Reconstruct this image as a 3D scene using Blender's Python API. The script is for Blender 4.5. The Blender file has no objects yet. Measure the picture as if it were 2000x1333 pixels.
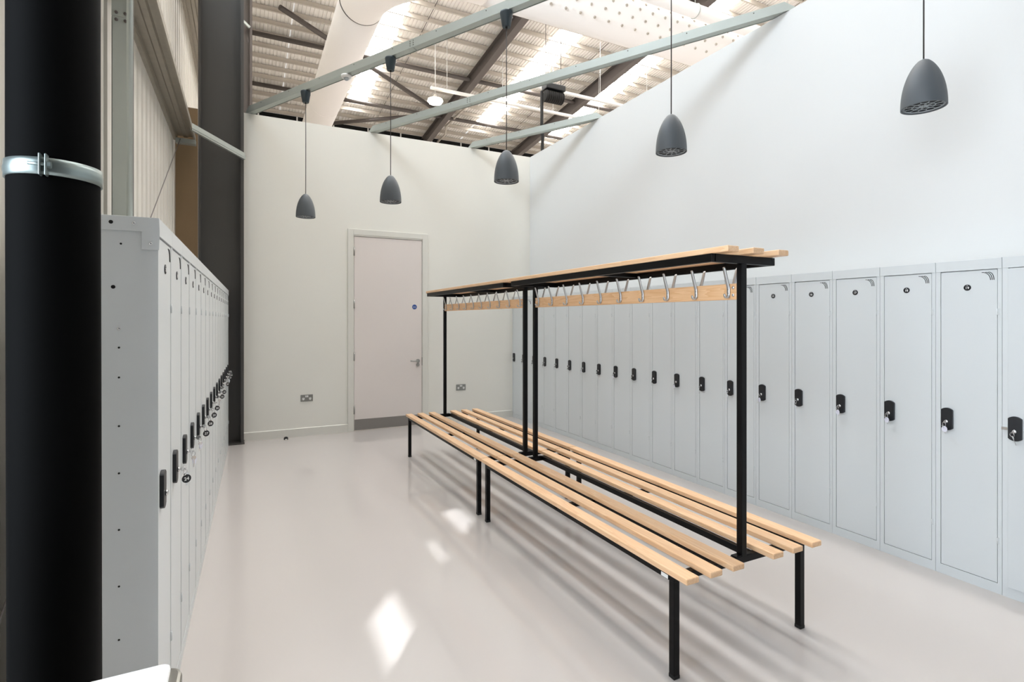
import bpy, bmesh, math, random
from mathutils import Vector, Matrix
random.seed(4)
S = bpy.context.scene
C = S.collection
PI = math.pi

# ------------------------------------------------------------ camera, light, exposure
YAW = 0.4656
cam = bpy.data.cameras.new('camera')
cam.sensor_width = 36.0
cam.lens = 36 * 1039.35 / 2000
cam.shift_y = -43 / 2000
cam.clip_start = 0.02
cam_o = bpy.data.objects.new('camera', cam)
C.objects.link(cam_o)
cam_o.location = (0, 0, 1.471)
cam_o.rotation_euler = (PI / 2, 0, -YAW)
S.camera = cam_o

w = bpy.data.worlds.new('world'); S.world = w; w.use_nodes = True
w.node_tree.nodes['Background'].inputs[0].default_value = (0.85, 0.92, 1.0, 1)
w.node_tree.nodes['Background'].inputs[1].default_value = 1.0
ROOF_LIGHT = 17.0
WINDOW_LIGHT = 6.3
HIGH_FILL_LIGHT = 11.5
HIBAY_LIGHT = 40.0
sl = bpy.data.lights.new('sun', 'SUN'); sl.energy = 3.6; sl.angle = math.radians(0.8); sl.color = (0.93, 0.96, 1.0)
sun = bpy.data.objects.new('sun', sl); C.objects.link(sun); sun.location = (-6, -8, 12)
sun.rotation_euler = Vector((0.57, 0.822, -1.0)).to_track_quat('-Z', 'Y').to_euler()
S.view_settings.view_transform = 'Standard'
S.view_settings.look = 'None'
S.view_settings.gamma = 1
S.view_settings.use_curve_mapping = False
S.view_settings.exposure = 0.43

# ------------------------------------------------------------ materials
def lin(h):
    h = h.lstrip('#')
    o = []
    for i in (0, 2, 4):
        v = int(h[i:i + 2], 16) / 255
        o.append(v / 12.92 if v <= 0.04045 else ((v + 0.055) / 1.055) ** 2.4)
    return (*o, 1)

def mat(name, col, rough=0.5, metal=0.0, bump=0.0, bscale=200, var=0.0, vscale=5, coat=0.0, spec=0.5, rvar=0.0):
    m = bpy.data.materials.new(name); m.use_nodes = True
    nt = m.node_tree; b = nt.nodes['Principled BSDF']
    c = lin(col) if isinstance(col, str) else (*col, 1)
    b.inputs['Base Color'].default_value = c
    b.inputs['Roughness'].default_value = rough
    b.inputs['Metallic'].default_value = metal
    b.inputs['Specular IOR Level'].default_value = spec
    b.inputs['Coat Weight'].default_value = coat
    b.inputs['Coat Roughness'].default_value = 0.12
    tc = nt.nodes.new('ShaderNodeTexCoord')
    if var or rvar:
        n = nt.nodes.new('ShaderNodeTexNoise'); n.inputs['Scale'].default_value = vscale; n.inputs['Detail'].default_value = 4
        nt.links.new(tc.outputs['Object'], n.inputs['Vector'])
        if var:
            r = nt.nodes.new('ShaderNodeMix'); r.data_type = 'RGBA'
            r.inputs[6].default_value = tuple(x * (1 - var) for x in c[:3]) + (1,)
            r.inputs[7].default_value = tuple(min(1, x * (1 + var)) for x in c[:3]) + (1,)
            nt.links.new(n.outputs['Fac'], r.inputs[0]); nt.links.new(r.outputs[2], b.inputs['Base Color'])
        if rvar:
            mr = nt.nodes.new('ShaderNodeMapRange')
            mr.inputs[1].default_value = 0.3; mr.inputs[2].default_value = 0.7
            mr.inputs[3].default_value = max(0.02, rough - rvar); mr.inputs[4].default_value = rough + rvar
            nt.links.new(n.outputs['Fac'], mr.inputs[0]); nt.links.new(mr.outputs[0], b.inputs['Roughness'])
    if bump:
        n2 = nt.nodes.new('ShaderNodeTexNoise'); n2.inputs['Scale'].default_value = bscale; n2.inputs['Detail'].default_value = 3
        nt.links.new(tc.outputs['Object'], n2.inputs['Vector'])
        bp = nt.nodes.new('ShaderNodeBump'); bp.inputs['Strength'].default_value = bump; bp.inputs['Distance'].default_value = 0.002
        nt.links.new(n2.outputs['Fac'], bp.inputs['Height']); nt.links.new(bp.outputs[0], b.inputs['Normal'])
    return m

def emit(name, col, strength):
    m = bpy.data.materials.new(name); m.use_nodes = True
    nt = m.node_tree; nt.nodes.clear()
    e = nt.nodes.new('ShaderNodeEmission'); o = nt.nodes.new('ShaderNodeOutputMaterial')
    e.inputs[0].default_value = (*col, 1); e.inputs[1].default_value = strength
    nt.links.new(e.outputs[0], o.inputs[0])
    return m

def wood(name, c1, c2, axis=1):
    m = bpy.data.materials.new(name); m.use_nodes = True
    nt = m.node_tree; b = nt.nodes['Principled BSDF']; b.inputs['Roughness'].default_value = 0.38
    tc = nt.nodes.new('ShaderNodeTexCoord'); mp = nt.nodes.new('ShaderNodeMapping')
    sc = [14.0, 14.0, 14.0]; sc[axis] = 0.9
    mp.inputs['Scale'].default_value = sc
    oi = nt.nodes.new('ShaderNodeObjectInfo')
    ad = nt.nodes.new('ShaderNodeVectorMath'); ad.operation = 'ADD'
    ml = nt.nodes.new('ShaderNodeMath'); ml.operation = 'MULTIPLY'; ml.inputs[1].default_value = 37.0
    nt.links.new(oi.outputs['Random'], ml.inputs[0])
    nt.links.new(tc.outputs['Object'], mp.inputs['Vector'])
    nt.links.new(mp.outputs[0], ad.inputs[0]); nt.links.new(ml.outputs[0], ad.inputs[1])
    n = nt.nodes.new('ShaderNodeTexNoise'); n.inputs['Scale'].default_value = 1.2; n.inputs['Detail'].default_value = 3; n.inputs['Distortion'].default_value = 0.6
    nt.links.new(ad.outputs[0], n.inputs['Vector'])
    wv = nt.nodes.new('ShaderNodeMath'); wv.operation = 'MULTIPLY'; wv.inputs[1].default_value = 9.0
    nt.links.new(n.outputs['Fac'], wv.inputs[0])
    fr = nt.nodes.new('ShaderNodeMath'); fr.operation = 'FRACT'; nt.links.new(wv.outputs[0], fr.inputs[0])
    n2 = nt.nodes.new('ShaderNodeTexNoise'); n2.inputs['Scale'].default_value = 6; n2.inputs['Detail'].default_value = 5
    nt.links.new(ad.outputs[0], n2.inputs['Vector'])
    mx = nt.nodes.new('ShaderNodeMath'); mx.operation = 'MULTIPLY'
    nt.links.new(fr.outputs[0], mx.inputs[0]); nt.links.new(n2.outputs['Fac'], mx.inputs[1])
    r = nt.nodes.new('ShaderNodeMix'); r.data_type = 'RGBA'
    r.inputs[6].default_value = lin(c1); r.inputs[7].default_value = lin(c2)
    nt.links.new(mx.outputs[0], r.inputs[0])
    tone = nt.nodes.new('ShaderNodeMapRange'); tone.inputs[3].default_value = 0.9; tone.inputs[4].default_value = 1.06
    nt.links.new(oi.outputs['Random'], tone.inputs[0])
    hs = nt.nodes.new('ShaderNodeHueSaturation'); nt.links.new(r.outputs[2], hs.inputs['Color']); nt.links.new(tone.outputs[0], hs.inputs['Value'])
    nt.links.new(hs.outputs[0], b.inputs['Base Color'])
    return m

M = dict(
    floor=mat('floor_epoxy', '#c6c0bc', 0.085, var=0.015, vscale=1.2, rvar=0.02, bump=0.015, bscale=9, spec=0.5),
    wall=mat('wall_paint', '#eeece4', 0.6, bump=0.04, bscale=300),
    wall_toned=mat('wall_paint_toned', '#dddedd', 0.6, bump=0.04, bscale=300),  # back wall's paint, dimmed in colour to offset bright window light
    wall_dark=mat('wall_dark_grey', '#3c3e40', 0.7),
    trim=mat('trim_gloss', '#e4e2da', 0.3),
    doorp=mat('door_paint', '#ebe2dd', 0.35),
    roof=mat('roof_sheet', '#f3efea', 0.5),
    clad=mat('cladding_sheet', '#d6d2c9', 0.5),
    purlin=mat('purlin_galvanised', '#cdc6bc', 0.45, 0.15, var=0.08, vscale=2),
    steel=mat('steel_grey_paint', '#5f5855', 0.45),
    column=mat('column_grey_paint', '#4b4947', 0.42, var=0.03, vscale=2),
    galv=mat('galvanised_beam', '#b4bab5', 0.42, 0.45, var=0.05, vscale=6, bump=0.05, bscale=60),
    galv_girt=mat('galvanised_girt', '#a39d92', 0.4, 0.4, var=0.14, vscale=18),
    locker=mat('locker_paint', '#d3d7d8', 0.33, spec=0.5, bump=0.02, bscale=90),
    black=mat('black_powder_coat', '#020203', 0.4, spec=0.18),
    blackp=mat('black_plastic', '#14171c', 0.42),
    pipe=mat('black_pipe', '#030303', 0.7, spec=0.05),
    dark=mat('dark_hole', '#050505', 0.9),
    chrome=mat('chrome', '#d8d8d8', 0.15, 1.0),
    stainless=mat('brushed_stainless', '#aaa9a4', 0.32, 1.0),
    kick=mat('kick_plate_metal', '#908b87', 0.45, 0.3),
    clamp=mat('clamp_metal', '#8c9795', 0.33, 0.75, var=0.15, vscale=25),
    hook=mat('hook_aluminium', '#c6c6c6', 0.32, 0.75),
    duct=mat('duct_fabric', '#f7f4f2', 0.6),
    seam=mat('duct_seam', '#5a5653', 0.6),
    shade=mat('lamp_shade', '#53585c', 0.5),
    shade_in=mat('lamp_dark_inner', '#101215', 0.7),
    canopy=mat('canopy_plastic', '#2e3a41', 0.42),
    cord=mat('lamp_cord', '#3a3533', 0.6),
    grille=mat('lamp_grille', '#b7bec3', 0.4, 0.2),
    white=mat('white_plastic', '#eeeeec', 0.3),
    counter=mat('counter_white', '#f4f5f6', 0.18),
    board=mat('brown_board', '#7b6549', 0.7, var=0.1, vscale=3),
    socket=mat('socket_metal', '#9b9b97', 0.35, 0.8),
    sign=mat('sign_blue', '#1d4c9a', 0.4),
    tag=mat('key_tag_pale', '#dadbe8', 0.4),
    rubber=mat('rubber_black', '#0c0c0c', 0.7),
    wood=wood('bench_ash', '#f2cba2', '#dca674', 1),
    rail_wood=wood('rail_ash', '#ebc093', '#cf955f', 1),
    rooflight=emit('rooflight_daylight', (1.0, 0.98, 0.955), ROOF_LIGHT),
    window=emit('window_daylight', (0.80, 0.895, 1.0), WINDOW_LIGHT),
    high_fill=emit('high_fill_emission', (0.80, 0.90, 1.0), HIGH_FILL_LIGHT),
    hibay=emit('hibay_lamp', (1.0, 0.93, 0.75), HIBAY_LIGHT),
)

# ------------------------------------------------------------ mesh helpers
class MB:
    def __init__(s): s.bm = bmesh.new()
    def box(s, x0, x1, y0, y1, z0, z1, mx=None):
        vs = [s.bm.verts.new((x, y, z)) for x in (x0, x1) for y in (y0, y1) for z in (z0, z1)]
        if mx is not None:
            for v in vs: v.co = mx @ v.co
        for f in ((0, 1, 3, 2), (4, 6, 7, 5), (0, 4, 5, 1), (2, 3, 7, 6), (0, 2, 6, 4), (1, 5, 7, 3)):
            s.bm.faces.new([vs[i] for i in f])
        return s
    def bar(s, p, q, w, h, up=(0, 0, 1)):
        p = Vector(p); q = Vector(q); d = (q - p); L = d.length; d.normalize()
        u = Vector(up)
        if abs(d.dot(u)) > 0.99: u = Vector((0, 1, 0))
        r = d.cross(u).normalized(); u = r.cross(d).normalized()
        mx = Matrix((r, d, u)).transposed().to_4x4(); mx.translation = p
        return s.box(-w / 2, w / 2, 0, L, -h / 2, h / 2, mx)
    def prism(s, pts, axis, a, b):
        """closed outline pts (2D) extruded along axis from a to b"""
        def P(u, v, t):
            return {0: (t, u, v), 1: (u, t, v), 2: (u, v, t)}[axis]
        A = [s.bm.verts.new(P(u, v, a)) for u, v in pts]; B = [s.bm.verts.new(P(u, v, b)) for u, v in pts]
        n = len(pts)
        s.bm.faces.new(A[::-1]); s.bm.faces.new(B)
        for i in range(n): s.bm.faces.new((A[i], A[(i + 1) % n], B[(i + 1) % n], B[i]))
        return s
    def tube(s, pts, r, n=8, cap=True, smooth=True):
        pts = [Vector(p) for p in pts]; rings = []
        rr = r if isinstance(r, (list, tuple)) else [r] * len(pts)
        prev = None
        for i, p in enumerate(pts):
            if i == 0: d = pts[1] - p
            elif i == len(pts) - 1: d = p - pts[-2]
            else: d = (pts[i + 1] - p).normalized() + (p - pts[i - 1]).normalized()
            d.normalize()
            if prev is None:
                u = Vector((0, 0, 1)) if abs(d.z) < 0.9 else Vector((1, 0, 0))
                u = (u - d * u.dot(d)).normalized()
            else:
                u = (prev - d * prev.dot(d)).normalized()
            prev = u; v = d.cross(u)
            rings.append([s.bm.verts.new(p + (u * math.cos(2 * PI * k / n) + v * math.sin(2 * PI * k / n)) * rr[i]) for k in range(n)])
        for a, b in zip(rings, rings[1:]):
            for k in range(n):
                f = s.bm.faces.new((a[k], a[(k + 1) % n], b[(k + 1) % n], b[k])); f.smooth = smooth
        if cap:
            s.bm.faces.new(rings[0][::-1]); s.bm.faces.new(rings[-1])
        return s
    def lathe(s, prof, n=32, axis=2, c=(0, 0, 0), smooth=True):
        rings = []
        for r, t in prof:
            ring = []
            for k in range(n):
                a = 2 * PI * k / n
                u, v = r * math.cos(a), r * math.sin(a)
                co = {0: (t, u, v), 1: (u, t, v), 2: (u, v, t)}[axis]
                ring.append(s.bm.verts.new((co[0] + c[0], co[1] + c[1], co[2] + c[2])))
            rings.append(ring)
        for a, b in zip(rings, rings[1:]):
            for k in range(n):
                f = s.bm.faces.new((a[k], a[(k + 1) % n], b[(k + 1) % n], b[k])); f.smooth = smooth
        if prof[0][0] > 1e-6: s.bm.faces.new(rings[0][::-1])
        if prof[-1][0] > 1e-6: s.bm.faces.new(rings[-1])
        return s
    def torus(s, c, R, r, normal=(0, 0, 1), n=16, m=6):
        nrm = Vector(normal).normalized(); u = nrm.orthogonal().normalized(); v = nrm.cross(u)
        rings = []
        for i in range(n):
            a = 2 * PI * i / n; d = u * math.cos(a) + v * math.sin(a)
            rings.append([s.bm.verts.new(Vector(c) + d * (R + r * math.cos(2 * PI * k / m)) + nrm * r * math.sin(2 * PI * k / m)) for k in range(m)])
        for i in range(n):
            a, b = rings[i], rings[(i + 1) % n]
            for k in range(m):
                f = s.bm.faces.new((a[k], b[k], b[(k + 1) % m], a[(k + 1) % m])); f.smooth = True
        return s
    def mesh(s, name, m, bevel=0):
        bmesh.ops.remove_doubles(s.bm, verts=s.bm.verts, dist=1e-6)
        bmesh.ops.recalc_face_normals(s.bm, faces=s.bm.faces)
        if bevel:
            es = [e for e in s.bm.edges if len(e.link_faces) == 2 and e.calc_face_angle(0) > 0.6]
            bmesh.ops.bevel(s.bm, geom=es, offset=bevel, segments=2, affect='EDGES', profile=0.5)
        me = bpy.data.meshes.new(name); s.bm.to_mesh(me); s.bm.free()
        me.materials.append(m)
        return me

def link(name, me, parent=None, loc=(0, 0, 0), rz=0.0):
    o = bpy.data.objects.new(name, me); C.objects.link(o)
    o.location = loc; o.rotation_euler = (0, 0, rz)
    if parent is not None: o.parent = parent
    return o

def part(name, mb, m, parent, bevel=0, loc=(0, 0, 0), rz=0.0):
    return link(name, mb.mesh(name, M[m], bevel), parent, loc, rz)

def tag(o, label=None, cat=None, group=None, kind=None):
    if label: o['label'] = label
    if cat: o['category'] = cat
    if group: o['group'] = group
    if kind: o['kind'] = kind
    return o

def thing(name, label, cat, loc=(0, 0, 0), rz=0.0, group=None):
    o = link(name, None, None, loc, rz)
    return tag(o, label, cat, group)

def struct(name, mb, m, bevel=0):
    return tag(part(name, mb, m, None, bevel), kind='structure')

def copy_tree(o, parent=None):
    c = o.copy(); C.objects.link(c)
    if parent is not None: c.parent = parent
    for ch in list(o.children): copy_tree(ch, c)
    return c

def text_mesh(txt, size, m, depth=0.0004):
    cu = bpy.data.curves.new('number', 'FONT'); cu.body = txt; cu.size = size
    cu.align_x = 'CENTER'; cu.align_y = 'CENTER'; cu.extrude = depth; cu.resolution_u = 2; cu.offset = size * 0.012
    o = bpy.data.objects.new('number', cu); C.objects.link(o)
    bpy.context.view_layer.update()
    me = bpy.data.meshes.new_from_object(o.evaluated_get(bpy.context.evaluated_depsgraph_get()))
    bpy.data.objects.remove(o); bpy.data.curves.remove(cu)
    me.materials.clear(); me.materials.append(m)
    # stand the lettering upright: text x stays, text y becomes z, front faces -y
    me.transform(Matrix(((1, 0, 0, 0), (0, 0, -1, 0), (0, 1, 0, 0), (0, 0, 0, 1))))
    return me

ORD = ['zeroth', 'first', 'second', 'third', 'fourth', 'fifth', 'sixth', 'seventh', 'eighth', 'ninth', 'tenth', 'eleventh', 'twelfth',
       'thirteenth', 'fourteenth', 'fifteenth', 'sixteenth', 'seventeenth', 'eighteenth', 'nineteenth', 'twentieth']

# ------------------------------------------------------------ room shell
YB = 7.155; XW = 3.905; TOP = 3.95
struct('floor', MB().box(-0.9, 31, -3.25, 27.2, -0.1, 0), 'floor')
DX0, DX1, DZ = 1.262, 2.213, 2.575       # opening of door
mb = MB()
mb.box(-0.02, DX0, YB, YB + 0.12, 0, TOP); mb.box(DX1, XW, YB, YB + 0.12, 0, TOP); mb.box(DX0, DX1, YB, YB + 0.12, DZ, TOP)
struct('wall_back', mb, 'wall')
struct('wall_right', MB().box(XW, XW + 0.12, -3.12, YB + 0.12, 0, TOP), 'wall_toned')
struct('wall_front', MB().box(-0.9, XW, -3.25, -3.12, 0, 13.9), 'wall_dark')
mb = MB(); mb.prism([(YB, 0), (YB - 0.014, 0), (YB - 0.014, 0.098), (YB - 0.006, 0.105), (YB, 0.105)], 0, -0.02, 1.2)
struct('baseboard_back', mb, 'trim')
mb = MB(); mb.prism([(YB, 0), (YB - 0.014, 0), (YB - 0.014, 0.098), (YB - 0.006, 0.105), (YB, 0.105)], 0, 2.275, 3.60)
struct('baseboard_right', mb, 'trim')

# left side: profiled cladding (real ribs)
XC = -0.70
def ribs_profile(a, b, pitch, depth, flat=0.55):
    out = []; y = a
    while y < b:
        out += [(y, 0), (y + pitch * flat, 0), (y + pitch * (flat + 0.1), depth), (y + pitch * 0.9, depth)]
        y += pitch
    out.append((min(y, b + pitch), 0))
    return out
def clad_sheet(name, y0, y1, z0, z1):
    bm = MB(); pr = ribs_profile(y0, y1, 0.2, 0.03)
    lo = [bm.bm.verts.new((XC - d, y, z0)) for y, d in pr]; hi = [bm.bm.verts.new((XC - d, y, z1)) for y, d in pr]
    for i in range(len(pr) - 1): bm.bm.faces.new((lo[i], lo[i + 1], hi[i + 1], hi[i]))
    return bm
wl = link('wall_left', None); tag(wl, kind='structure')
part('cladding_sheet', clad_sheet('c', 1.35, 26.95, 0, 7.0), 'clad', wl)
part('cladding_sheet', clad_sheet('c', 1.35, 26.95, 9.0, 13.9), 'clad', wl)
part('cladding_sheet', clad_sheet('c', 1.35, 2.1, 7.0, 9.0), 'clad', wl)
part('cladding_sheet', clad_sheet('c', 6.6, 26.95, 7.0, 9.0), 'clad', wl)
part('cladding_sheet', clad_sheet('c', -3.12, -2.0, 0, 13.9), 'clad', wl)
part('cladding_sheet', clad_sheet('c', -2.0, 1.4, 4.3, 13.9), 'clad', wl)

# glazed opening in the left wall beside the camera
WY0, WY1, WZ0, WZ1 = -1.9, 1.3, 0.12, 4.24
win = link('window_1', None, None, (-2.55, 0, 0)); tag(win, kind='structure')
mb = MB()
for y in (WY0 - 0.03, (2 * WY0 + WY1) / 3, (WY0 + 2 * WY1) / 3, WY1 + 0.03): mb.box(-0.04, 0.04, y - 0.03, y + 0.03, WZ0 - 0.12, WZ1 + 0.05)
mb.box(-0.035, 0.035, WY0 - 0.06, WY1 + 0.06, 0, WZ0)
for z in (1.5, 2.85, WZ1 + 0.03): mb.box(-0.035, 0.035, WY0 - 0.03, WY1 + 0.03, z - 0.03, z + 0.03)
part('window_frame', mb, 'column', win)
for k in range(3):
    a = WY0 + (WY1 - WY0) * k / 3 + 0.03; b = WY0 + (WY1 - WY0) * (k + 1) / 3 - 0.03
    for z0, z1 in ((WZ0, 1.47), (1.53, 2.82), (2.88, WZ1 - 0.03)):
        part('pane', MB().box(-0.01, 0.0, a, b, z0, z1), 'window', win)

# unseen high panes added in the cladding to brighten the right side
fill_win = link('fill_window', None, None, (-0.72, 0, 0)); tag(fill_win, kind='structure')
mb = MB()
for k in range(5): mb.box(-0.04, 0.04, 2.2 + 1.1 * k - 0.03, 2.2 + 1.1 * k + 0.03, 6.95, 9.05)
for z in (6.98, 9.02): mb.box(-0.035, 0.035, 2.17, 6.63, z - 0.03, z + 0.03)
part('window_frame', mb, 'column', fill_win)
for k in range(4): part('pane', MB().box(-0.01, 0.0, 2.23 + 1.1 * k, 3.27 + 1.1 * k, 7.01, 8.99), 'high_fill', fill_win)
# added unseen bay: recessed glazing and dark walls keep light off the lockers
struct('floor_added_bay', MB().box(-2.7, -0.9, -2.05, 1.45, -0.1, 0), 'floor')
# skewed slots cut in its unseen roof shape the sun patches on the floor
def slab_with_holes(x0, x1, y0, y1, z0, z1, holes):
    mb = MB()
    xs = sorted({x0, x1} | {h[0] for h in holes} | {h[1] for h in holes})
    def edge(h, x, base): return base + h[4] * (x - h[0])
    for a, b in zip(xs, xs[1:]):
        cuts = sorted((h for h in holes if h[0] <= a + 1e-6 and h[1] >= b - 1e-6), key=lambda h: h[2])
        lo = (y0, y0)
        for h in cuts + [None]:
            hi = (y1, y1) if h is None else (edge(h, a, h[2]), edge(h, b, h[2]))
            mb.prism([(a, lo[0]), (b, lo[1]), (b, hi[1]), (a, hi[0])], 2, z0, z1)
            if h is not None: lo = (edge(h, a, h[3]), edge(h, b, h[3]))
    return mb
SUN_H = (0.57, 0.822)                     # horizontal direction in which the sunlight travels, 45 degrees down
holes = []
for cx, cy, wx, wy in ((0.622, 2.52, 0.175, 0.42), (1.405, 3.70, 0.165, 0.43), (1.085, 3.22, 0.05, 0.30)):
    hx, hy = cx - SUN_H[0] * 4.3, cy - SUN_H[1] * 4.3
    sk = 1.43
    holes.append((hx - wx / 2, hx + wx / 2, hy - wy / 2 - sk * wx / 2, hy + wy / 2 - sk * wx / 2, sk))
struct('ceiling_added_bay', slab_with_holes(-2.7, -0.7, -2.05, 1.45, 4.3, 4.32, holes), 'wall_dark')
struct('wall_added_bay_near', MB().box(-2.7, -0.7, -2.05, -1.96, 0, 4.3), 'wall_dark')
struct('wall_added_bay_far', MB().box(-2.7, -0.7, 1.36, 1.45, 0, 4.3), 'wall_dark')
# outer hall walls beyond the partitions
struct('wall_hall_far', MB().box(-0.9, 31, 26.95, 27.1, 0, 10.75), 'clad')
struct('wall_hall_right', MB().box(31, 31.15, -3.2, 27, 0, 13.9), 'clad')
struct('wall_hall_front', MB().box(XW, 31, -3.25, -3.12, 0, 13.9), 'clad')
eb = link('trim_1', None); tag(eb, kind='structure')
part('eaves_gutter_beam', MB().box(-0.6, 31, 26.5, 26.72, 10.62, 10.84), 'dark', eb)
for k in range(18):
    part('cleat', MB().box(-0.03, 0.03, -0.03, 0, 0, 0.24), 'white', eb, loc=(0.55 + 1.62 * k, 26.5, 10.62))

# roof: pitched profiled sheet with rooflight strips, purlins and rafters
SL = 0.095; H0 = 13.471
def zr(y): return H0 - SL * y
strips = [(1.45, 2.1), (4.05, 4.85), (10.2, 11.1), (14.0, 15.0), (19.4, 20.3), (24.4, 25.3)]  # first strip is added out of view to light the room from above
YS0, YS1 = -0.5, 24.5
YF = -3.12
def roof_sheet(x0, x1, y0, y1, flat=False):
    mb = MB(); pr = ribs_profile(x0, x1, 0.125, 0.032)
    pr = [(min(x, x1), d) for x, d in pr]
    A = [mb.bm.verts.new((x, y0, zr(y0) + d)) for x, d in pr]; B = [mb.bm.verts.new((x, y1, zr(y1) + d)) for x, d in pr]
    for i in range(len(pr) - 1):
        if pr[i + 1][0] - pr[i][0] > 1e-6: mb.bm.faces.new((A[i], A[i + 1], B[i + 1], B[i]))
    return mb
ceil = link('ceiling', None); tag(ceil, kind='structure')
x = -0.9
YS_END = YS1
for a, b in strips:
    YS1 = 14.0 if a < 3 else YS_END        # the added strip ends short, so it stays out of view
    part('roof_sheet', roof_sheet(x, a, YF, 26.95), 'roof', ceil)
    part('roof_sheet', roof_sheet(a, b, YF, YS0), 'roof', ceil)
    part('roof_sheet', roof_sheet(a, b, YS1, 26.95), 'roof', ceil)
    mb = MB()
    v = [mb.bm.verts.new(p) for p in ((a, YS0, zr(YS0)), (b, YS0, zr(YS0)), (b, YS1, zr(YS1)), (a, YS1, zr(YS1)))]
    mb.bm.faces.new(v[::-1])
    part('rooflight', mb, 'rooflight', ceil)
    x = b
part('roof_sheet', roof_sheet(x, 31, YF, 26.95), 'roof', ceil)
me = MB().prism([(0, 0), (-0.06, 0), (-0.06, 0.012), (-0.008, 0.012), (-0.008, 0.17), (0.055, 0.17), (0.055, 0.178), (0, 0.178)], 0, -0.85, 31).mesh('purlin', M['purlin'])
Y = 26.3
while Y > 2:
    link('purlin', me, ceil, (0, Y, zr(Y) - 0.19)); Y -= 0.73
while Y > YF + 0.2:
    link('purlin', me, ceil, (0, Y, zr(Y) - 0.19)); Y -= 1.46
# rafters: tapered I sections along the slope
def i_section(x, w, h, y0, y1, drop):
    mb = MB()
    for xa, xb, za, zb in ((x - w / 2, x + w / 2, 0, 0.02), (x - w / 2, x + w / 2, h - 0.02, h), (x - 0.012, x + 0.012, 0.02, h - 0.02)):
        v = []
        for y in (y0, y1):
            for xx in (xa, xb):
                for zz in (za, zb): v.append(mb.bm.verts.new((xx, y, zr(y) - drop - h + zz)))
        for f in ((0, 1, 3, 2), (4, 6, 7, 5), (0, 4, 5, 1), (2, 3, 7, 6), (0, 2, 6, 4), (1, 5, 7, 3)): mb.bm.faces.new([v[i] for i in f])
    return mb
for xr in (8.22, 13.3, 18.5, 23.7, 28.9):
    part('rafter', i_section(xr, 0.26, 0.5, -3.05, 26.6, 0.2), 'steel', ceil)
# eaves and bracing tubes
def rp(x, y, d=0.35): return (x, y, zr(y) - d)
for yy in (20.2, 23.7, 14.2):
    part('tie_beam', MB().tube([rp(-0.5, yy, 0.3), rp(30.5, yy, 0.3)], 0.085, 8), 'steel', ceil)
for p, q in (((1.0, 18.4), (8.1, 23.3)), ((3.1, 26.4), (8.1, 23.3))):
    part('brace', MB().tube([rp(*p), rp(*q)], 0.085, 10), 'steel', ceil)
for xx in (3.1, 5.6, 12.2, 16.9):
    part('sag_rod', MB().tube([rp(xx, -3, 0.1), rp(xx, 26, 0.1)], 0.012, 5), 'steel', ceil)
part('conduit', MB().tube([rp(10.4, 20.4, .25), rp(9.1, 20.3, .28), rp(9.0, 21.8, .3), rp(8.85, 23.2, .3), rp(8.75, 24.5, .3), rp(9.0, 25.4, .3), rp(8.95, 26.4, .3)], 0.05, 8), 'purlin', ceil)

# ------------------------------------------------------------ left wall steelwork
col = thing('steel_column', 'tall dark grey steel I-section column rising beside the far left corner', 'column', (-0.24, 7.0, 0))
mb = MB(); mb.box(-0.21, 0.20, 0.11, 0.125, 0, 12.7); part('web', mb, 'column', col)
for a, b in ((-0.232, -0.21), (0.20, 0.232)):
    part('flange', MB().box(a, b, 0.0, 0.235, 0, 12.7), 'column', col)
part('base_plate', MB().box(-0.24, 0.24, -0.01, 0.245, 0, 0.02), 'column', col)
col2 = thing('steel_column', 'dark steel column seen as a thin strip behind the wall top, right of the big column', 'column', (-0.1, 13.0, 0))
part('web', MB().box(-0.2, 0.2, 0.1, 0.115, 0, 12.1), 'steel', col2)
for a, b in ((-0.222, -0.2), (0.2, 0.25)):
    part('flange', MB().box(a, b, 0.0, 0.22, 0, 12.1), 'steel', col2)
part('cleat', MB().bar((0.0, -0.05, 8.0), (0.2, -0.02, 7.85), 0.05, 0.05), 'galv', col2)

bd = part('brown_board', MB().box(-0.69, -0.475, 7.0, 7.03, 0, 3.86), 'board', None)
tag(bd, 'brown board standing in the gap between the ribbed cladding and the dark column', 'board')

def girt(z, y0, y1, label):
    t = thing('wall_girt', label, 'girt', (-0.585, y0, z), 0, 'galvanised girts on the left wall')
    L = y1 - y0
    mb = MB().prism([(-0.095, 0.0), (-0.095, 0.055), (0.095, 0.055), (0.095, 0.0), (0.080, 0.0), (0.080, 0.046), (0.03, 0.046), (0.018, 0.034), (-0.018, 0.034), (-0.03, 0.046), (-0.080, 0.046), (-0.080, 0.0)], 1, 0, L)
    part('channel', mb, 'galv_girt', t)
    part('lip', MB().box(-0.115, -0.085, 0, L, -0.008, 0.0), 'galv_girt', t)
    return t
g1 = girt(3.46, 1.0, 6.93, 'long galvanised girt running along the cladding to the column, lower one with the strut')
part('end_cleat', MB().box(-0.09, 0.10, 5.85, 5.93, -0.05, 0.0), 'galv', g1)
g2 = girt(5.45, 1.0, 12.9, 'upper galvanised girt high on the cladding, just left of the dark column')
pl = thing('jamb_plate', 'flat galvanised steel jamb with four bolts beside the silver tube, behind the black pipe', 'jamb', (-0.628, 3.67, 0))
part('plate', MB().box(-0.038, 0.039, 0, 0.003, 0, 3.17).box(-0.038, -0.035, 0, 0.06, 0, 3.17), 'galv', pl)
part('splice_plate', MB().box(-0.038, 0.039, -0.003, 0.0, 3.175, 3.45).box(-0.038, 0.039, 0.0, 0.003, 3.172, 3.45), 'galv', pl)
for x, z in ((-0.016, 3.155), (0.026, 3.155), (-0.016, 3.195), (0.026, 3.195)):
    part('bolt', MB().lathe([(0.009, 0.0), (0.009, -0.005), (0.006, -0.008), (0, -0.0085)], 8, 1, (x, -0.003 if z > 3.17 else 0, z)), 'steel', pl)
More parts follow.
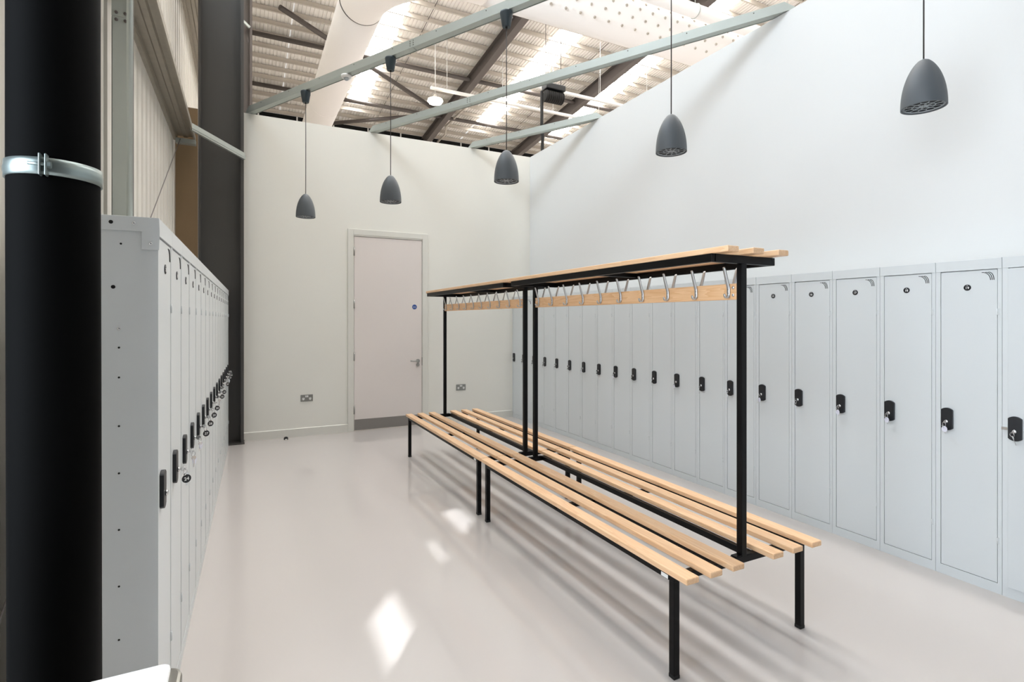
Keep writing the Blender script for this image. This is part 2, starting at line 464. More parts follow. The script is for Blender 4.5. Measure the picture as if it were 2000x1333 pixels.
part('dark_channel', MB().box(0.040, 0.056, 0.01, 0.06, 0, 3.44), 'column', pl)
tb = part('steel_tube', MB().tube([(-0.46, 2.9, 1.802), (-0.46, 2.9, 5.4)], 0.012, 16), 'galv', None)
tag(tb, 'slim silver upright tube in front of the cladding, right of the bolted jamb', 'tube')
st = part('strut', MB().bar((-0.50, 6.50, 3.475), (0.0, 6.975, 3.36), 0.03, 0.045).bar((-0.50, 6.475, 3.50), (0.0, 6.955, 3.385), 0.006, 0.05), 'galv', None)
tag(st, 'short galvanised strut slanting from the lower girt end to the dark column', 'strut')
for p, q, l in (((-0.63, 6.85, 3.45), (-0.63, 1.003, 0.0), 'thin bracing wire running down from the girt end towards the left lockers'),
                ((-0.665, 2.55, 2.36), (-0.665, 6.57, 0.0), 'thin dark bracing wire slanting down beside the black pipe')):
    o = part('bracing_wire', MB().tube([p, q], 0.0035, 6), 'steel', None); tag(o, l, 'wire', 'bracing wires on the left wall')

# ------------------------------------------------------------ door in the back wall
d1 = link('door_1', None, None, (0, YB, 0)); tag(d1, kind='structure')
mb = MB()
def arch(x0, x1, z0, z1): mb.box(x0, x1, -0.018, 0.0, z0, z1)
arch(1.20, 1.27, 0, 2.65); arch(2.205, 2.28, 0, 2.65); arch(1.27, 2.205, 2.575, 2.65)
part('architrave', mb, 'trim', d1, 0.003)
mb = MB(); mb.box(1.262, 1.278, -0.012, 0.11, 0, 2.575); mb.box(2.197, 2.213, -0.012, 0.11, 0, 2.575); mb.box(1.262, 2.213, -0.012, 0.11, 2.559, 2.575)
mb.box(1.278, 1.29, 0.045, 0.11, 0, 2.559); mb.box(2.185, 2.197, 0.045, 0.11, 0, 2.559); mb.box(1.278, 2.197, 0.045, 0.11, 2.547, 2.559)
part('door_frame', mb, 'trim', d1)
leaf = part('door_leaf', MB().box(1.282, 2.193, -0.004, 0.04, 0.008, 2.554), 'doorp', d1)
part('kick_plate', MB().box(1.285, 2.19, -0.007, -0.004, 0.012, 0.152), 'kick', leaf)
for z in (2.355, 1.665, 0.978, 0.281):
    part('hinge', MB().lathe([(0.008, z - 0.055), (0.008, z + 0.055)], 10, 2, (1.280, -0.012, 0)), 'stainless', leaf)
mb = MB(); mb.lathe([(0.026, -0.016), (0.026, -0.004)], 24, 1, (2.137, 0, 0.893))
mb.tube([(2.137, -0.014, 0.893), (2.137, -0.052, 0.893), (2.125, -0.06, 0.893), (2.06, -0.06, 0.895), (2.02, -0.055, 0.90)], 0.0095, 10)
part('door_handle', mb, 'stainless', leaf)
mb = MB(); mb.lathe([(0.024, -0.012), (0.024, -0.004)], 24, 1, (2.137, 0, 0.838)); mb.lathe([(0.008, -0.014), (0.008, -0.012)], 12, 1, (2.137, 0, 0.842))
part('lock_escutcheon', mb, 'stainless', leaf)
part('strike_plate', MB().box(2.194, 2.197, -0.014, 0.0, 0.83, 0.94), 'steel', leaf)
sg = part('fire_door_sign', MB().lathe([(0.033, -0.0065), (0.033, -0.004)], 32, 1, (2.09, 0, 1.637)), 'sign', leaf)
sg['label'] = 'round blue fire door sign with white lettering'
for t, z, sz in (('Fire door', 1.643, 0.0115), ('keep shut', 1.629, 0.0115)):
    link('sign_text', text_mesh(t, sz, M['white']), leaf, (2.09, -0.0068, z))

# sockets
def socket(x, z, label):
    t = thing('double_socket', label, 'socket', (x, YB, z), 0, 'metal double sockets on the back wall')
    part('plate', MB().box(-0.073, 0.073, -0.009, 0, -0.043, 0.043), 'socket', t, 0.004)
    for s in (-1, 1):
        part('switch', MB().box(s * 0.010 - 0.007, s * 0.010 + 0.007, -0.013, -0.009, 0.010, 0.033), 'white', t, 0.001)
        part('socket_face', MB().prism([(s * 0.04 + 0.015 * math.cos(a * PI / 8), -0.008 + 0.017 * math.sin(a * PI / 8)) for a in range(16)], 1, -0.0105, -0.009), 'white', t)
        mb = MB(); mb.box(s * 0.04 - 0.002, s * 0.04 + 0.002, -0.0112, -0.0105, 0.0, 0.007)
        mb.box(s * 0.04 - 0.01, s * 0.04 - 0.005, -0.0112, -0.0105, -0.014, -0.010); mb.box(s * 0.04 + 0.005, s * 0.04 + 0.01, -0.0112, -0.0105, -0.014, -0.010)
        part('pin_holes', mb, 'dark', t)
socket(0.6995, 0.475, 'brushed metal double socket left of the door')
socket(2.7725, 0.491, 'brushed metal double socket right of the door, seen under the hook rail')
ds = thing('door_stop', 'small black half-round floor door stop by the skirting', 'door stop', (0.45, 7.03, 0))
part('stop_body', MB().lathe([(0.024, 0), (0.024, 0.02), (0.021, 0.028), (0.012, 0.034), (0, 0.036)], 20), 'rubber', ds)
part('stop_pad', MB().box(-0.012, 0.012, -0.027, -0.022, 0.003, 0.013), 'white', ds)

# ------------------------------------------------------------ lockers
LW, LD, LH = 0.305, 0.30, 1.80
def round_plate(w, h, sag, n=8):
    """outline with straight sides and bowed top and bottom"""
    pts = []
    R = ((w / 2) ** 2 + sag ** 2) / (2 * sag); half = math.asin(min(1, (w / 2) / R))
    for i in range(n + 1):
        a = -half + 2 * half * i / n; pts.append((R * math.sin(a), h / 2 - R + R * math.cos(a)))
    for i in range(n + 1):
        a = half - 2 * half * i / n; pts.append((R * math.sin(a), -h / 2 + R - R * math.cos(a)))
    return pts
def locker_body():
    mb = MB()
    mb.box(0.0008, LW - 0.0008, 0.021, LD, 0.0, LH)
    mb.box(0.0008, 0.0245, 0, 0.021, 0.0, LH - 0.055); mb.box(LW - 0.019, LW - 0.0008, 0, 0.021, 0.0, LH - 0.055)
    mb.box(0.0245, LW - 0.019, 0, 0.021, 0, 0.055)
    return mb.mesh('body', M['locker'])
BODY = locker_body()
CAP = MB().box(0.0010, LW - 0.0010, -0.003, 0.021, LH - 0.058, LH).mesh('top_cap', M['locker'], 0.0012)
DW = LW - 0.019 - 0.0245
DOOR = MB().box(0.0022, DW - 0.0026, 0.001, 0.0185, 0.0575, LH - 0.0625).mesh('door', M['locker'], 0.0012)
PLATE = MB().prism(round_plate(0.056, 0.128, 0.012), 1, -0.012, 0.001).mesh('lock_plate', M['blackp'], 0.0015)
BARREL = MB().lathe([(0.0095, 0.0), (0.0095, -0.006), (0.0075, -0.008), (0, -0.008)], 16, 1).mesh('lock_barrel', M['chrome'])
DISC = MB().lathe([(0.017, 0.001), (0.017, -0.0014), (0.0, -0.0015)], 24, 1).mesh('number_disc', M['blackp'])
PIN = MB().lathe([(0.0018, 0.0), (0.0018, -0.0006), (0, -0.0006)], 8, 1, (0, 0, 0.0095)).mesh('disc_pin', M['white'])
def vents():
    mb = MB()
    for (xa, xb) in ((0.192, 0.2305), (0.208, 0.238), (0.2215, 0.2455)):
        pts = []
        n = 8
        for i in range(n + 1):
            a = (PI / 2) * i / n
            pts.append((xa + (xb - xa) * math.sin(a) ** 0.9, 1.682 + 0.0435 * math.cos(a)))
        for (p, q) in zip(pts, pts[1:]):
            mb.bar((p[0], 0.0006, p[1]), (q[0], 0.0006, q[1]), 0.0028, 0.0016, (0, 1, 0))
    return mb.mesh('vent_slots', M['dark'])
VENTS = vents()
HINGE = MB().lathe([(0.0042, -0.017), (0.0042, 0.017)], 8, 2).box(-0.004, 0.009, -0.0012, 0.001, -0.017, 0.017).mesh('hinge', M['locker'])
LATCH = MB().box(-0.028, 0.0, 0.0, 0.012, -0.008, 0.008).mesh('latch_bolt', M['chrome'], 0.002)
DIVHOLE = MB().lathe([(0.003, 0), (0.003, -0.0008)], 8, 1).mesh('rivet_hole', M['dark'])
NUMS = {}
def number_mesh(n):
    if n not in NUMS: NUMS[n] = text_mesh(str(n), 0.0185, M['white'])
    return NUMS[n]

def locker(n, loc, rz, label, group, ajar=0.0):
    t = thing('locker', label, 'locker', loc, rz, group)
    link('body', BODY, t); link('top_cap', CAP, t)
    d = link('door', DOOR, t, (0.0245, 0, 0))
    if ajar:
        # hinge on the right-hand edge
        d.location = (0.0245 + DW - DW * math.cos(ajar), -DW * math.sin(ajar), 0); d.rotation_euler = (0, 0, ajar)
        link('latch_bolt', LATCH, d, (0.004, 0.004, 0.892))
    link('lock_plate', PLATE, d, (0.0345, 0, 0.8985))
    link('lock_barrel', BARREL, d, (0.0345, -0.012, 0.885))
    link('number_disc', DISC, d, (0.1275, 0, 1.646))
    link('number', number_mesh(n), d, (0.1275, -0.002, 1.6435))
    link('disc_pin', PIN, d, (0.1275, -0.0012, 1.647))
    link('vent_slots', VENTS, d)
    for z in (0.283, 1.51): link('hinge', HINGE, d, (DW - 0.0005, -0.0005, z))
    return t, d

KBOW = MB().lathe([(0.0105, -0.0009), (0.0105, 0.0009)], 16, 0, (0, -0.016, 0)).box(-0.0009, 0.0009, -0.012, 0.003, -0.0035, 0.0035).mesh('inserted_key', M['chrome'])
KRING = MB().torus((0, -0.022, -0.0135), 0.0115, 0.0011, (0.45, 0.85, 0.1), 18, 6).mesh('key_ring', M['chrome'])
mb = MB().lathe([(0.0095, -0.0009), (0.0095, 0.0009)], 14, 0, (0, 0, 0)); mb.box(-0.0008, 0.0008, -0.003, 0.003, -0.040, -0.008)
SPARE = mb.mesh('spare_key', M['chrome'])
FOB_W = MB().lathe([(0.0165, -0.0012), (0.0165, 0.0012)], 24, 1).mesh('key_tag', M['tag'])
FOB_B = MB().lathe([(0.0165, -0.0012), (0.0165, 0.0012)], 24, 1).mesh('key_tag', M['blackp'])
def key_set(loc, rz, label, group, fob, num=None, rnd=0.0):
    """key in a lock with ring, spare key and a round tag; fob: None, 'white' or 'black'"""
    t = thing('locker_key', label, 'key', loc, rz, group)
    link('inserted_key', KBOW, t).rotation_euler = (0, rnd * 0.5, 0)
    link('key_ring', KRING, t)
    s = link('spare_key', SPARE, t, (0.014 if fob == 'black' else 0.004 - 0.01 * (fob is not None), -0.024, -0.028)); s.rotation_euler = (0, -0.12 - rnd * 0.3, 0.6)
    if fob:
        tilt = 0.0 if fob == 'black' else 0.25
        f = link('key_tag', FOB_W if fob == 'white' else FOB_B, t, (0.004, -0.026, -0.040)); f.rotation_euler = (0, 0.1 * rnd, -1.1 if fob == 'black' else -0.35)
        if num:
            n = link('tag_number', number_mesh(num), f, (0, -0.0016, -0.001))
    return t

# right-hand row, numbers 1 (back corner) to 20 (nearest, ajar)
XR = 3.602; rzR = -PI / 2
for n in range(1, 21):
    y = 1.664 + LW * (19 - n)
    if n == 20: lab = 'light grey locker with its door slightly ajar, nearest on the right'
    elif n >= 15: lab = 'light grey locker numbered %d in the right-hand row, %s' % (n, 'next to the open locker' if n == 19 else '%s from the open one' % ORD[20 - n])
    elif n == 14: lab = 'light grey right-hand locker partly hidden by the near black bench post'
    elif n == 1: lab = 'light grey locker tight in the back corner, end of the right-hand row'
    else: lab = 'light grey locker of the right-hand row, %s from the back corner' % ORD[n]
    aj = 0.055 if n == 20 else 0.0
    t, d = locker(n, (XR, y, 0), rzR, lab, 'lockers along the right wall', aj)
    if n == 1: continue
    out = 0.0345 * 0
    kx, ky = 0.0245 + 0.0345, -0.017
    if aj: kx, ky = 0.0245 + DW - (DW - 0.0345) * math.cos(aj), -(DW - 0.0345) * math.sin(aj) - 0.02
    kw = (XR + ky, y - kx, 0.885)
    fob = 'white' if n in (15, 17, 18, 19, 12, 9, 7) else None
    kl = ('key with pale tag' if fob else 'key on plain ring') + ' in the lock of ' + ('the slightly open locker' if n == 20 else 'the right-hand locker next to the open one' if n == 19 else 'right-hand locker %s from the open one' % ORD[20 - n] if n >= 15 else 'right-hand locker %s from back corner' % ORD[n])
    key_set(kw, rzR + (aj or 0), kl, 'keys in the right-hand lockers', fob, None, random.uniform(-1, 1))

# left-hand row, from the near end to the column
TL = 0.0174; rzL = PI / 2 - TL
dL = Vector((math.sin(TL), math.cos(TL), 0)); nL = Vector((math.cos(TL), -math.sin(TL), 0))
PL = Vector((-0.252, 2.07, 0))
fobs = {1: ('black', 24), 2: ('white', None), 3: ('white', None), 4: ('black', 27), 5: ('black', 28), 6: ('black', 29), 7: ('black', 30), 8: (None, None),
        9: ('black', 32), 10: ('black', 33), 11: (None, None), 12: ('black', 35), 13: ('white', None), 14: ('black', 37), 15: ('black', 38)}
for k in range(16):
    p = PL + dL * (LW * k)
    if k == 0: lab = 'light grey locker at the near end of the left row, bare side panel showing'
    elif k == 15: lab = 'light grey locker at the far end of the left row, against the dark column'
    else: lab = 'light grey locker in the left row, %s from its near end' % ORD[k + 1]
    t, d = locker(23 + k, tuple(p), rzL, lab, 'lockers along the left wall')
    if k == 0:
        mb = MB(); mb.box(-0.004, 0, -0.003, LD, LH - 0.046, LH); mb.box(-0.004, 0, -0.003, 0.045, LH - 0.105, LH - 0.046)
        part('end_capping', mb, 'locker', t, 0.0015)
        SCR = MB().lathe([(0.005, 0.0), (0.005, -0.002), (0.003, -0.0035), (0, -0.0035)], 12, 0).mesh('screw', M['chrome'])
        HOL = MB().lathe([(0.0032, 0), (0.0032, -0.0006), (0, -0.0006)], 12, 0).mesh('hole', M['dark'])
        HOB = MB().lathe([(0.006, 0), (0.006, -0.0006), (0, -0.0006)], 14, 0).mesh('hole', M['dark'])
        link('screw', SCR, t, (-0.004, 0.020, LH - 0.085)); link('screw', SCR, t, (-0.004, 0.065, LH - 0.022)); link('hole', HOB, t, (-0.004, 0.125, LH - 0.022))
        link('hole', HOL, t, (0.0008, 0.10, 1.711)); link('hole', HOB, t, (0.0008, 0.120, 1.573)); link('screw', SCR, t, (0.0008, 0.105, 1.44))
        for z in (1.38, 1.285, 1.13, 0.98, 0.80, 0.62, 0.45, 0.30, 0.18): link('hole', HOL, t, (0.0008, 0.105, z))
    if k in fobs:
        f, num = fobs[k]
        q = p + dL * (0.0245 + 0.0345) + nL * 0.016; q.z = 0.885
        if num and f == 'black' and k in (1, 4): kl = 'key with black tag reading %d, lock %s in the left row' % (num, ORD[k + 1])
        elif f == 'black': kl = 'key with black numbered tag in the left-row lock %s from the near end' % ORD[k + 1]
        elif f == 'white': kl = 'key with pale lilac tag in the left-row lock %s from the near end' % ORD[k + 1]
        else: kl = 'plain key in the left-row lock %s from the near end' % ORD[k + 1]
        key_set(tuple(q), rzL, kl, 'keys in the left-hand lockers', f, num, random.uniform(-1, 1))

# ------------------------------------------------------------ changing-room benches
SLAT = None
def slat_mesh(L, w=0.067, h=0.025, m='wood'):
    mb = MB(); mb.box(0, w, 0, L, 0, h)
    return mb.mesh('slat', M[m], 0.004)
SL_SEAT = slat_mesh(2.028); 
def rail_mesh(L): 
    return MB().box(-0.010, 0.010, 0, L, 0, 0.072).mesh('hook_rail', M['rail_wood'], 0.003)
def hook_mesh():
    """double hook: flat band screwed on, long arm leaning out above, small curl below (faces -x)"""
    mb = MB()
    path = [(-0.044, 1.704), (-0.040, 1.697), (-0.028, 1.655), (-0.017, 1.622), (-0.0135, 1.612), (-0.0135, 1.582), (-0.016, 1.572), (-0.022, 1.566), (-0.030, 1.567), (-0.037, 1.574), (-0.041, 1.584)]
    hw = [0.005, 0.007, 0.008, 0.008, 0.008, 0.008, 0.008, 0.008, 0.0075, 0.006, 0.004]
    th = 0.0042
    A = []
    for i, (x, z) in enumerate(path):
        p0 = path[max(0, i - 1)]; p1 = path[min(len(path) - 1, i + 1)]
        tx, tz = p1[0] - p0[0], p1[1] - p0[1]; l = math.hypot(tx, tz); nx, nz = -tz / l * th / 2, tx / l * th / 2
        A.append([mb.bm.verts.new(v) for v in ((x + nx, -hw[i], z + nz), (x + nx, hw[i], z + nz), (x - nx, hw[i], z - nz), (x - nx, -hw[i], z - nz))])
    for a, b in zip(A, A[1:]):
        for k in range(4):
            f = mb.bm.faces.new((a[k], a[(k + 1) % 4], b[(k + 1) % 4], b[k])); f.smooth = True
    mb.bm.faces.new(A[0][::-1]); mb.bm.faces.new(A[-1])
    return mb.mesh('coat_hook', M['hook'])
HOOK = hook_mesh()
SCREW = MB().lathe([(0.0032, -0.0158), (0.0022, -0.0168), (0, -0.017)], 10, 0).mesh('hook_screw', M['kick'])
BSCREW = MB().lathe([(0.0078, -0.0102), (0.0065, -0.013), (0, -0.0138)], 14, 0).mesh('rail_screw', M['chrome'])
def bench(y0, label, far):
    """y0: near outer face of the frame; frame is 1.90 long, centred on x = 1.97"""
    t = thing('changing_bench', label, 'bench', (1.97, y0, 0), 0, 'double-sided changing benches')
    L = 1.905; e0 = -0.085; W = 0.41
    for i, x in enumerate((-0.425, -0.296, -0.168, 0.079, 0.210, 0.342)):
        link('seat_slat', SL_SEAT, t, (x, e0, 0.425))
    for i, x in enumerate((-0.200, -0.046, 0.112)):
        link('shelf_slat', SL_SEAT, t, (x, e0, 1.750))
    # frame
    mb = MB()
    for x in (-W, W - 0.03): mb.box(x, x + 0.03, 0.03, L - 0.03, 0.395, 0.425)
    part('side_rail', MB().box(-W, -W + 0.03, 0.03, L - 0.03, 0.395, 0.425), 'black', t, 0.002)
    part('side_rail', MB().box(W - 0.03, W, 0.03, L - 0.03, 0.395, 0.425), 'black', t, 0.002)
    part('side_rail', MB().box(0.055, 0.08, 0.03, L - 0.03, 0.395, 0.425), 'black', t, 0.002)
    part('side_rail', MB().box(-0.160, -0.135, 0.03, L - 0.03, 0.395, 0.42), 'black', t, 0.002)
    for y in (0, L - 0.03): part('cross_rail', MB().box(-W, W, y, y + 0.03, 0.395, 0.425), 'black', t, 0.002)
    part('cross_rail', MB().box(-W, -0.135, 0.90, 0.935, 0.405, 0.423), 'black', t)
    part('cross_rail', MB().box(0.08, W, 0.90, 0.935, 0.405, 0.423), 'black', t)
    for x in (-W, W - 0.03):
        for y in (0, L - 0.03):
            lg = part('leg', MB().box(x, x + 0.03, y, y + 0.03, 0.012, 0.397), 'black', t, 0.002)
            part('foot_cap', MB().box(x - 0.001, x + 0.031, y - 0.001, y + 0.031, 0.0, 0.016), 'rubber', lg, 0.002)
    for y in (0, L - 0.03): part('post', MB().box(-0.015, 0.015, y, y + 0.03, 0.42, 1.715), 'black', t, 0.002)
    mb = MB()
    for s in (0, L - 0.03 - 0.001):
        for a, b in ((-0.05, -0.015), (0.015, 0.05)):
            mb.box(a, b, s + 0.002, s + 0.03, 0.425, 0.429)
    part('post_foot', mb, 'black', t)
    # shelf frame
    mb = MB(); sw = 0.20
    for x in (-sw, sw - 0.025): mb.box(x, x + 0.025, 0, L, 1.715, 1.750)
    for y in (0, L - 0.025): mb.box(-sw + 0.025, sw - 0.025, y, y + 0.025, 1.715, 1.750)
    mb.box(-sw + 0.025, sw - 0.025, 0.93, 0.955, 1.725, 1.750)
    part('shelf_frame', mb, 'black', t, 0.002)
    r = part('hook_rail', MB().box(-0.010, 0.010, 0.032, L - 0.032, 1.558, 1.630), 'rail_wood', t, 0.002)
    for s in (1, -1):
        for k in range(10):
            y = 0.075 + k * 0.1935
            hk = link('coat_hook', HOOK, t, (0, y, 0), 0 if s == 1 else PI)
            if s == 1:
                for z in (1.588, 1.604): link('hook_screw', SCREW, hk, (0, 0, z))
        for yy in (0.052, L - 0.05):
            for z in (1.578, 1.612): link('rail_screw', BSCREW, r, (0, yy, z), 0 if s == 1 else PI)
    lab = part('maker_label', MB().box(-W - 0.0008, -W, 0.035, 0.075, 0.398, 0.414), 'white', t, 0)
    lab['label'] = 'small white sticker on the seat rail'
    return t
bench(1.637, 'wooden slatted bench with black frame, hook rail and shelf, the one nearer the camera', False)
bench(3.675, 'wooden slatted bench with black frame, hook rail and shelf, the farther one by the door', True)

# ------------------------------------------------------------ ceiling beams over the room
bdir = Vector((math.sin(-0.5075), math.cos(-0.5075), 0))   # towards the back-left
def beam(xb, yf, label):
    """channel from the back wall at x = xb forward to the right wall"""
    p = Vector((xb, YB + 0.06, TOP)); L = (XW + 0.06 - xb) / -bdir.x * 1.0
    ang = math.atan2(-bdir.y, -bdir.x)                       # local +x runs forward along the beam
    t = thing('ceiling_beam', label, 'beam', p, ang, 'galvanised beams across the room')
    # cap channel with a soffit strip recessed between its sides; ends cut at a slant
    z1 = 0.078; hw = 0.039
    def cut_box(u0, u1, v0, v1):
        A = [mb.bm.verts.new((v * 1.2, u, v)) for u, v in ((u0, v0), (u0, v1), (u1, v1), (u1, v0))]
        B = [mb.bm.verts.new((L - v * 1.2, u, v)) for u, v in ((u0, v0), (u0, v1), (u1, v1), (u1, v0))]
        for i in range(4): mb.bm.faces.new((A[i], A[(i + 1) % 4], B[(i + 1) % 4], B[i]))
        mb.bm.faces.new(A[::-1]); mb.bm.faces.new(B)
    mb = MB(); cut_box(-hw, -hw + 0.003, 0, z1); cut_box(hw - 0.003, hw, 0, z1); cut_box(-hw + 0.003, hw - 0.003, z1 - 0.003, z1)
    part('channel', mb, 'galv', t)
    mb = MB(); cut_box(-hw + 0.007, hw - 0.007, 0.004, 0.008); part('soffit_strip', mb, 'galv', t)
    return t, L
B1, L1 = beam(0.035, 0, 'longest galvanised ceiling beam, carrying the five pendant lamps')
B2, L2 = beam(1.50, 0, 'middle galvanised ceiling beam without lamps, crossing the room')
B3, L3 = beam(2.925, 0, 'shortest galvanised ceiling beam across the back right corner')
BOLT = MB().lathe([(0.005, 0), (0.005, -0.003), (0, -0.004)], 8, 1).mesh('bolt', M['steel'])
for B, L, js in ((B1, L1, (2.80, 5.6)), (B2, L2, (1.72,)), (B3, L3, ())):
    for j in js:
        part('splice_plate', MB().box(j - 0.003, j + 0.003, -0.040, 0.040, -0.001, 0.079), 'galv', B)
        for s in (-1, 1):
            for z in (0.02, 0.04, 0.06):
                link('bolt', BOLT, B, (j + s * 0.02, -0.038, z)); 
                b = link('bolt', BOLT, B, (j + s * 0.02, 0.038, z)); b.rotation_euler = (0, 0, PI)
    k = 0.35
    while k < L - 0.3:
        b = link('bolt', BOLT, B, (k, 0.038, 0.06)); b.rotation_euler = (0, 0, PI)
        b = link('bolt', BOLT, B, (k, -0.038, 0.06)); k += 0.55

# ------------------------------------------------------------ pendant lamps
def shade_mesh():
    R, H = 0.100, 0.255
    prof = []
    n = 18
    for i in range(n + 1):
        t = i / n; z = H * (1 - t)           # from top to rim
        r = R * (1 - (1 - t) ** 2.1) ** 0.62
        prof.append((max(r, 0.0), z))
    prof = [(0.0, H)] + [(max(r, 0.004), z) for r, z in prof[1:]]
    prof += [(R, -0.003), (R - 0.005, -0.004), (R - 0.007, 0.004), (R - 0.012, 0.05), (R - 0.04, 0.17), (0.0, 0.2)]
    return MB().lathe(prof, 48).mesh('lamp_shade', M['shade'])
SHADE = shade_mesh()
INNER = MB().lathe([(0.0905, 0.012), (0, 0.0121)], 32).mesh('diffuser', M['shade_in'])
def grille():
    mb = MB(); z = 0.004
    mb.torus((0, 0, z), 0.090, 0.0016, n=32, m=5); mb.torus((0, 0, z), 0.085, 0.0012, n=32, m=5)
    for cnt, rad, R in ((12, 0.0665, 0.0185), (8, 0.033, 0.0165), (6, 0.011, 0.010)):
        for k in range(cnt):
            a = 2 * PI * k / cnt + (0.26 if cnt == 8 else 0)
            mb.torus((rad * math.cos(a), rad * math.sin(a), z), R, 0.0012, n=14, m=4)
    return mb.mesh('grille', M['grille'])
GRILLE = grille()
CANOPY = MB().lathe([(0.030, 0.0), (0.034, 0.004), (0.052, 0.108), (0.052, 0.12), (0.046, 0.125)], 24).mesh('canopy', M['canopy'])
CNUT = MB().lathe([(0.009, -0.01), (0.009, 0.0)], 10).mesh('cord_grip', M['rubber'])
CBOLT = MB().lathe([(0.005, 0), (0.005, 0.004)], 8, 0).mesh('fixing_screw', M['chrome'])
names = ['far left, nearest the dark column', 'second from the left', 'middle one of the five', 'second from the right', 'nearest and rightmost']
for i, (x, y) in enumerate(((0.593, 6.179), (1.236, 5.022), (1.886, 3.854), (2.535, 2.687), (3.181, 1.524))):
    t = thing('pendant_lamp', 'dark grey domed pendant lamp on a thin cord, ' + names[i], 'lamp', (x, y, 2.582), 0, 'pendant lamps hanging from the long beam')
    s = link('lamp_shade', SHADE, t); link('diffuser', INNER, s); link('grille', GRILLE, s)
    part('cord', MB().tube([(0, 0, 0.25), (0.001, 0, 0.8), (0, 0, 1.25)], 0.0038, 8), 'cord', t)
    c = link('canopy', CANOPY, t, (0, 0, 1.242)); link('cord_grip', CNUT, c); b = link('fixing_screw', CBOLT, c, (0.046, -0.01, 0.085))
# presence detector under the long beam
pr = thing('presence_detector', 'small white round presence detector under the long beam between two lamps', 'sensor', (0.925, 5.59, TOP))
part('housing', MB().lathe([(0.052, 0.0), (0.052, -0.018), (0.044, -0.028), (0.03, -0.03)], 28), 'white', pr)
part('sensor_dome', MB().lathe([(0.028, -0.03), (0.024, -0.044), (0.012, -0.052), (0, -0.054)], 24), 'grille', pr)

# ------------------------------------------------------------ ventilation ducts
da = thing('air_duct', 'large pale fabric air duct running overhead and turning right, dotted with air nozzles', 'duct', (2.12, 9.1, 7.87))
R1, R2, RB = 0.435, 0.48, 1.9
part('straight_duct', MB().tube([(0, RB, 0), (0, 6, 0), (0, 17.3, 0)], R1, 48), 'duct', da)
pts = []; rr = []
for i in range(11):
    a = PI / 2 * i / 10
    pts.append((RB - RB * math.cos(a), RB - RB * math.sin(a), 0)); rr.append(R1 + (R2 - R1) * i / 10)
part('elbow', MB().tube(pts, rr, 48, cap=False), 'duct', da)
pd = part('perforated_duct', MB().tube([(RB, 0, 0), (10, 0, 0), (26, 0, 0)], R2, 48), 'duct', da)
for y in (RB, RB + 5.5, RB + 11): part('seam_ring', MB().torus((0, y, 0), R1 + 0.001, 0.008 if y == RB else 0.004, (0, 1, 0), 48, 6), 'seam' if y == RB else 'duct', da)
part('seam_ring', MB().torus((RB, 0, 0), R2 + 0.001, 0.006, (1, 0, 0), 48, 6), 'duct', da)
NOZ = MB().lathe([(0.03, 0), (0.026, -0.02), (0.017, -0.022), (0.012, -0.004)], 10).mesh('nozzle', M['purlin'])
for row, (ang, off) in enumerate(((-43, 0.0), (-66, 0.18), (-88, 0.0), (-108, 0.18))):
    a = math.radians(ang)
    for k in range(30):
        o = link('nozzle', NOZ, pd, (RB + 0.2 + off + 0.34 * k, R2 * math.sin(a), -R2 * math.cos(a)))
        o.rotation_euler = (a, 0, 0)
ud = thing('small_duct', 'slim white round duct running close above the dotted fabric duct', 'duct', (4.4, 8.40, 8.05))
part('pipe', MB().tube([(0, 0, 0), (24, 0, 0)], 0.14, 24), 'duct', ud)
for x in (1.2, 4.2, 7.2):
    part('hanger', MB().torus((x, 0, 0), 0.145, 0.01, (1, 0, 0), 24, 5).tube([(x, 0, 0.14), (x, 0, 4.45)], 0.006, 5), 'galv', ud)
# wires that carry the ducts and lights
# ------------------------------------------------------------ hall lights and services beyond the room
hb = thing('high_bay_light', 'round glowing high-bay light hanging beneath the roof beyond the back wall', 'light', (6.08, 18.2, 9.20))
part('reflector', MB().lathe([(0.26, 0.10), (0.22, 0.14), (0.10, 0.16), (0.03, 0.3), (0, 0.3)], 28), 'purlin', hb)
part('lens', MB().lathe([(0.26, 0.10), (0.27, 0.05), (0.22, -0.02), (0.12, -0.05), (0, -0.055)], 28), 'hibay', hb)
part('suspension_wire', MB().tube([(0, 0, 0.3), (0, 0, zr(18.2) - 9.2 - 0.2)], 0.012, 6), 'white', hb)
for (x0, x1, yy, z, l) in ((5.85, 15, 18.0, 9.6, 'long white lighting track beyond the high-bay light'), (8.9, 19, 16.05, 9.5, 'wide white cable tray passing in front of the black ribbed unit')):
    t = thing('cable_tray', l, 'tray', (x0, yy, z), 0, 'white trays hung under the roof')
    part('tray', MB().box(0, x1 - x0, -0.06, 0.06, -0.03, 0.05), 'white', t)
    for k in range(4): part('drop_rod', MB().tube([(0.6 + k * 2.2, 0, 0.05), (0.6 + k * 2.2, 0, zr(yy) - z - 0.2)], 0.010, 5), 'white', t)
rb = thing('ribbed_black_unit', 'black ribbed ventilation unit hanging under the roof with a dark upright tube', 'vent unit', (7.55, 13.0, 7.78))
prof = []
for k in range(9):
    prof += [(0.13, k * 0.065), (0.17, k * 0.065 + 0.018), (0.17, k * 0.065 + 0.040), (0.13, k * 0.065 + 0.06)]
part('ribbed_drum', MB().lathe(prof, 24, 0, (0.02, 0, 0)), 'rubber', rb)
part('top_housing', MB().box(0.0, 0.62, -0.16, 0.16, 0.17, 0.33), 'blackp', rb, 0.02)
part('support_pole', MB().tube([(-0.08, 0, 0.1), (-0.08, 0, -1.0), (-0.05, 0, -1.15), (-0.08, 0, -2.0), (-0.08, 0, -7.78)], 0.045, 10), 'rubber', rb)
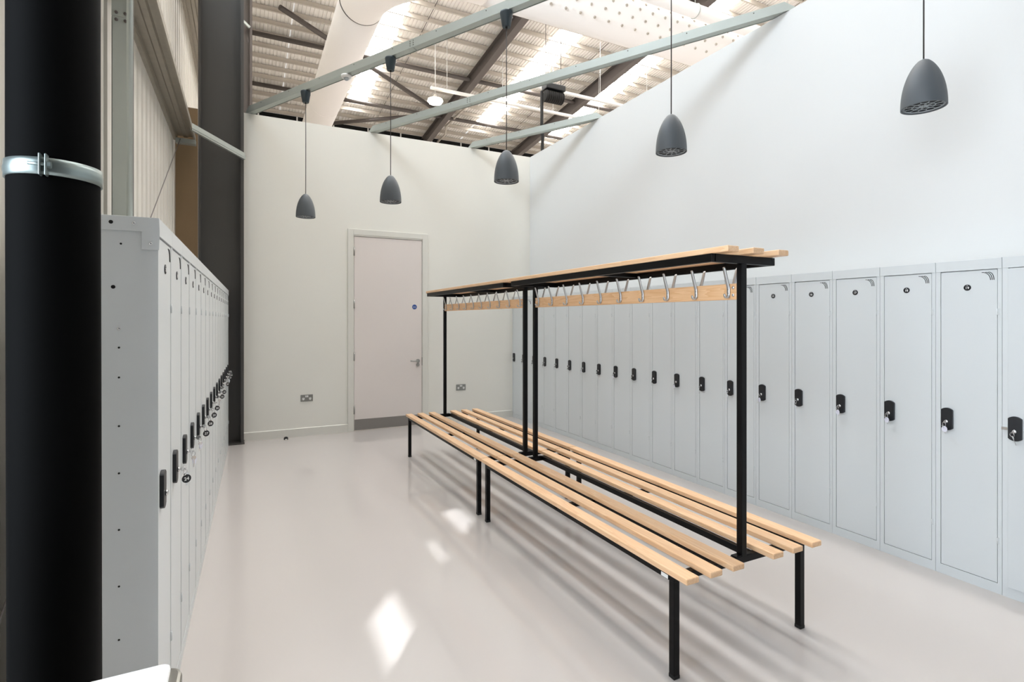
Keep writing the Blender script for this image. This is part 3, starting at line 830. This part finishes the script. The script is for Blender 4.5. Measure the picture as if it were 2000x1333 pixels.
for x in (0.05, 0.55): part('hanger_rod', MB().tube([(x, 0, 0.33), (x, 0, zr(13) - 7.78 - 0.1)], 0.010, 5), 'steel', rb)

# ------------------------------------------------------------ foreground: black pipe with clamp, white counter corner
pp = thing('rain_pipe', 'tall glossy black pipe close to the camera at the left edge', 'pipe', (-0.2445, 0.982, 0))
part('pipe_body', MB().tube([(0.004, 0, 0), (0.0, 0, 1.7), (-0.0, 0, 4.6)], 0.0525, 48), 'pipe', pp)
cl = part('pipe_clamp', MB().lathe([(0.0528, 1.667), (0.0548, 1.667), (0.0548, 1.673), (0.0556, 1.676), (0.0556, 1.681), (0.0548, 1.684), (0.0548, 1.690), (0.0528, 1.690)], 56), 'clamp', pp)
cl['label'] = 'galvanised band clamped round the pipe'
ca = math.atan2(-0.982, 0.2445) - 0.20
mxc = Matrix.Rotation(ca, 4, 'Z')
mb = MB(); mb.box(0.053, 0.066, -0.0045, -0.002, 1.664, 1.693, mxc); mb.box(0.053, 0.066, 0.002, 0.0045, 1.664, 1.693, mxc)
part('clamp_lug', mb, 'clamp', cl, 0.001)
mb = MB(); mb.tube([mxc @ Vector((0.061, -0.016, 1.679)), mxc @ Vector((0.061, 0.008, 1.679))], 0.0022, 8); mb.tube([mxc @ Vector((0.061, 0.0045, 1.679)), mxc @ Vector((0.061, 0.0085, 1.679))], 0.005, 6, smooth=False)
part('clamp_bolt', mb, 'clamp', cl)

ct = thing('counter', 'glossy white rounded counter corner at the bottom left, in front of the black pipe', 'counter', (-0.34, 0.40, 0))
def rounded_rect(x0, x1, y0, y1, r, n=8):
    pts = []
    for cx, cy, a0 in ((x1 - r, y1 - r, 0), (x0 + r, y1 - r, PI / 2), (x0 + r, y0 + r, PI), (x1 - r, y0 + r, 1.5 * PI)):
        for i in range(n + 1):
            a = a0 + PI / 2 * i / n; pts.append((cx + r * math.cos(a), cy + r * math.sin(a)))
    return pts
part('worktop', MB().prism(rounded_rect(-0.22, 0.2655, -0.35, 0.318, 0.010), 2, 1.072, 1.08), 'counter', ct, 0.003)
part('cabinet', MB().prism(rounded_rect(-0.23, 0.277, -0.36, 0.322, 0.018), 2, 0.0, 1.072), 'stainless', ct, 0.004)
